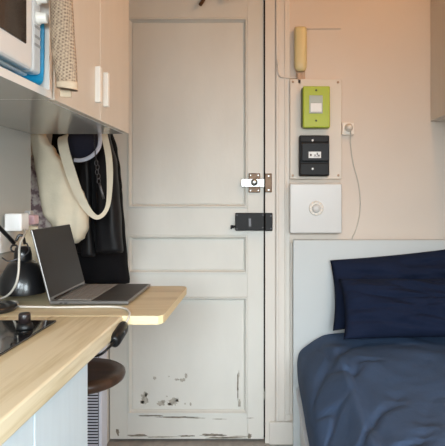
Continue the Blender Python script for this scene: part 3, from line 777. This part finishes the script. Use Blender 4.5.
for x in (hx0 + .05, hx1 - .05): obj('foot', B(x - .02, x + .02, YH - .03, YH + .10, 0, .0205), 'slot', t)

# ------------------------------------------------------------------ coats and bags in the alcove
def interp(rows, y):
    if y <= rows[0][0]: return rows[0][1:]
    for a, b in zip(rows, rows[1:]):
        if a[0] <= y <= b[0]:
            t = (y - a[0]) / (b[0] - a[0]); t = t * t * (3 - 2 * t)
            return tuple(p + (q - p) * t for p, q in zip(a[1:], b[1:]))
    return rows[-1][1:]
def garment(rows, Y, th, nu=36, nv=46, fold=.012, freq=26, seed=0., bmi=None, round_bottom=.35, lean=0):
    bm = bmi or bmesh.new(); rings = []
    y0, y1 = rows[0][0], rows[-1][0]
    for k in range(nv + 1):
        y = y0 + (y1 - y0) * k / nv; l, r = interp(rows, y)
        xl, xr = WX(l, Y), WX(r, Y); c, hw = (xl + xr) / 2, max((xr - xl) / 2, .001); z = WZ(y, Y); q = k / nv
        e = min(1, q / .06 + .45, (1 - q) / .05 + round_bottom)
        ring = []
        for i in range(nu):
            a = 2 * pi * i / nu; ca, sa = math.cos(a), math.sin(a)
            x = c + hw * math.copysign(abs(ca) ** .75, ca)
            f = noise.noise(Vector((x * freq + seed, z * 3 + seed, seed))) * fold + noise.noise(Vector((x * freq * .4, z * 7, seed + 4))) * fold * .7
            d = th * e * math.copysign(abs(sa) ** .7, sa) + (f * abs(sa) * e)
            ring.append(bm.verts.new((x, Y + d + lean * (q - .5), z + (.004 * noise.noise(Vector((x * 30, seed, 1))) if k == nv else 0))))
        rings.append(ring)
    for a, b in zip(rings, rings[1:]):
        for i in range(nu): bm.faces.new((a[i], a[(i + 1) % nu], b[(i + 1) % nu], b[i])).smooth = True
    bm.faces.new(rings[0]); bm.faces.new(rings[-1]); return bm
# rail with hooks (on the alcove wall, above the edge of the cabinet)
t = thing('coat_rack', (XA, 2.3, 1.60), 'dark hook rail on the alcove wall above the hanging coats', 'coat rack')
obj('rail', B(XA + .0005, XA + .02, 1.98, 2.56, 1.60, 1.66, .003), 'black', t)
for y in (2.03, 2.10, 2.18, 2.26, 2.34, 2.42):
    obj('hook', tube([(XA + .018, y, 1.63), (XA + .10, y, 1.61), (XA + .20, y, 1.60), (XA + .26, y, 1.61), (XA + .275, y, 1.635)], .005, 8, 5), 'black', t)
# long black coat at the back
t = thing('long_black_coat', (-.72, 2.42, .85), 'long black coat hanging at the back of the alcove beside the door', 'coat')
rows = [(118, 60, 104), (134, 54, 110), (152, 52, 116), (170, 50, 119), (200, 50, 122), (230, 56, 124.5), (260, 66, 127), (283, 76, 129.5)]
obj('body', garment(rows, 2.435, .065, fold=.03, freq=18, seed=2.2, round_bottom=.6), 'blackc', t)
rows = [(128, 106, 111), (150, 108, 117), (170, 110, 120), (190, 112, 121.6)]
obj('sleeve', garment(rows, 2.365, .025, fold=.012, seed=5.2), 'blackc', t)
obj('collar', tube([P(76, 126, 2.41), P(88, 121, 2.40), P(98, 124, 2.41)], .03, 12, 5), 'blackc', t)
# shorter jacket in front of it
t = thing('black_jacket', (-.68, 2.24, 1.0), 'shorter black jacket with slight sheen hanging in front of the long coat', 'jacket')
rows = [(120, 74, 106), (136, 72, 110), (160, 74, 115), (190, 76, 119), (220, 74, 121.5), (253, 78, 122.5)]
obj('hanging_loop', tube([(-.725, 2.262, 1.50), (-.715, 2.262, 1.56), (-.722, 2.262, 1.612), (-.735, 2.262, 1.56), (-.735, 2.262, 1.50)], .003, 6, 6), 'leather', t)
obj('body', garment(rows, 2.245, .04, fold=.03, freq=22, seed=7.7, round_bottom=.7), 'leather', t)
rows = [(140, 99, 111), (165, 98, 117), (195, 97, 119), (225, 97, 121), (252, 96, 123)]
obj('sleeve', garment(rows, 2.185, .035, fold=.02, freq=24, seed=3.3, round_bottom=.8), 'leather', t)
rows = [(150, 82, 90), (190, 80, 91), (225, 80, 92), (256, 82, 95)]
obj('sleeve', garment(rows, 2.19, .025, fold=.014, freq=24, seed=6.3, round_bottom=.8), 'leather', t)
# flowered fabric bag against the wall edge
t = thing('floral_bag', (-.80, 2.12, 1.05), 'flowered mauve fabric bag hanging furthest left, half behind the cream tote', 'bag')
rows = [(156, 30, 44), (164, 26, 48), (185, 26, 50), (205, 27, 52), (226, 29, 54), (250, 33, 58)]
obj('body', garment(rows, 2.13, .03, fold=.012, seed=1.4), 'floral', t)
obj('strap', tube([P(34, 158, 2.13), P(33, 140, 2.14), P(35, 124, 2.14), P(39, 116, 2.14)], .005, 8, 6), 'floral', t)
# cream tote
t = thing('tote_bag', (-.76, 2.04, 1.0), 'cream canvas tote bag with a long looped strap', 'bag')
rows = [(114, 32, 43), (134, 31.5, 44), (140, 31.5, 47), (150, 33, 55), (165, 35.5, 66), (180, 38, 75), (195, 40.5, 84), (203, 42, 87), (212, 44, 88), (228, 54, 88), (238, 66, 84), (243, 72, 78)]
obj('body', garment(rows, 2.055, .040, nu=48, nv=60, fold=.040, freq=15, seed=4.6, round_bottom=.3), 'tote', t)
rect = lambda w, h: [(-w, -h), (w, -h), (w, h), (-w, h)]
up = Vector((0, -1, 0))
bm = bmesh.new(); sweep(bm, smooth_path([P(63.5, 136, 2.035), P(62.6, 139.5, 2.01), P(63.5, 147, 1.988), P(67.5, 162, 1.985), P(75.5, 186, 1.985), P(83, 202, 1.99), P(90, 212.5, 2.0), P(97, 217.3, 2.01), P(103.5, 214, 2.02), P(108, 205, 2.03), P(109.6, 190, 2.04), P(109.8, 172, 2.05), P(108.5, 155, 2.06), P(105, 138, 2.07), P(101, 120, 2.07)], 7),
      rect(.0165, .0025), up, scale=lambda q: 1.12 if q < .25 else max(.46, 1.12 - (q - .25) * 2.4) if q < .62 else min(.74, .46 + (q - .62) * 1.6))
h = shade(obj('strap', bm, 'strap', t)); 
# navy cap
t = thing('navy_cap', (-.62, 2.06, 1.38), 'navy blue cap with a pale grey trim hanging upside between the bags', 'cap')
cc = P(83, 138, 2.10)
bm = bmesh.new(); bmesh.ops.create_uvsphere(bm, u_segments=28, v_segments=18, radius=1)
for v in bm.verts:
    n0 = v.co.copy(); v.co = cc + Vector((n0.x * .077, n0.y * .05, n0.z * .083)) + n0 * noise.noise(n0 * 2.2) * .004
obj('crown', bm, 'navycap', t, smooth=True)
bm = bmesh.new()
rim = [P(98.5, 128, 2.055), P(100, 137, 2.05), P(99, 147, 2.045), P(94, 154, 2.04), P(87, 158.6, 2.04), P(80, 160.3, 2.045), P(74, 160, 2.05)]
sweep(bm, smooth_path(rim, 7), [(a * 1.0, b * .35) for a, b in circ(.0078, 10)], up); o = obj('trim', bm, 'stripe', t); o['label'] = 'pale grey curved trim'
# key chain
t = thing('key_chain', (-.62, 2.03, 1.2), 'grey metal clip and chain dangling in front of the black jacket', 'key chain')
links = [(96.3, 163), (97.5, 167.5), (97, 172), (98.5, 176.5), (98.8, 181)]
for i, (x, y) in enumerate(links):
    p = P(x, y, 2.03); bm = bmesh.new()
    sweep(bm, [p + Vector((.006 * math.cos(q), .003 * math.sin(q * 1) * (i % 2), .0105 * math.sin(q))) for q in [2 * pi * j / 16 for j in range(17)]], circ(.0013, 6), Vector((.1, 1, .1))); obj('link', bm, 'chain', t)
bm = bmesh.new(); sweep(bm, [P(99.3, 183.5, 2.03), P(100.5, 188, 2.028), P(102, 193, 2.028), P(103.8, 199, 2.03)], rect(.0045, .0015), up); obj('clip', bm, 'chain', t)
obj('cord', tube([P(96.3, 163.5, 2.03), P(95, 150, 2.03), P(94, 135, 2.03), P(95, 118, 2.05)], .002, 6, 4), 'black', t)

# ------------------------------------------------------------------ light
w = bpy.data.worlds.new('sky'); S.world = w; w.use_nodes = True
nt = w.node_tree; bg = nt.nodes['Background']
sky = nt.nodes.new('ShaderNodeTexSky'); sky.sky_type = 'NISHITA'; sky.sun_disc = False; sky.sun_elevation = math.radians(40)
nt.links.new(sky.outputs['Color'], bg.inputs['Color']); bg.inputs['Strength'].default_value = .25
def area(name, loc, rot, sx, sy, e, c):
    l = bpy.data.lights.new(name, 'AREA'); l.shape = 'RECTANGLE'; l.size = sx; l.size_y = sy; l.energy = e; l.color = c
    o = bpy.data.objects.new(name, l); COL.objects.link(o); o.location = loc; o.rotation_euler = rot; return o
dl = area('daylight', (.1, YR + .03, 1.62), (math.radians(63), 0, 0), 1.6, .85, 30.5, (.86, .955, 1)); dl.data.spread = math.radians(74)
d2 = area('side_daylight', (XR - .03, -.70, 1.25), (math.radians(66), 0, math.radians(72)), 1.0, .8, 40, (.84, .95, 1)); d2.data.spread = math.radians(140)
pl = bpy.data.lights.new('ceiling_bulb', 'POINT'); pl.energy = 21; pl.color = (1, .57, .25); pl.shadow_soft_size = .15
po = bpy.data.objects.new('ceiling_bulb', pl); COL.objects.link(po); po.location = (.80, 1.5, 2.40)

# ------------------------------------------------------------------ camera and view
cam = bpy.data.cameras.new('camera'); co = bpy.data.objects.new('camera', cam); COL.objects.link(co)
co.location = (0, 0, CZ); co.rotation_euler = (pi / 2, 0, 0)
cam.sensor_fit = 'HORIZONTAL'; cam.sensor_width = 36; cam.lens = 36 * F / 445
cam.shift_x = -(PX - 222.5) / 445; cam.shift_y = (PY - 223) / 445; cam.clip_start = .02
S.camera = co
vs = S.view_settings; vs.view_transform = 'Standard'; vs.look = 'None'; vs.gamma = 1; vs.use_curve_mapping = False; vs.exposure = 0.0
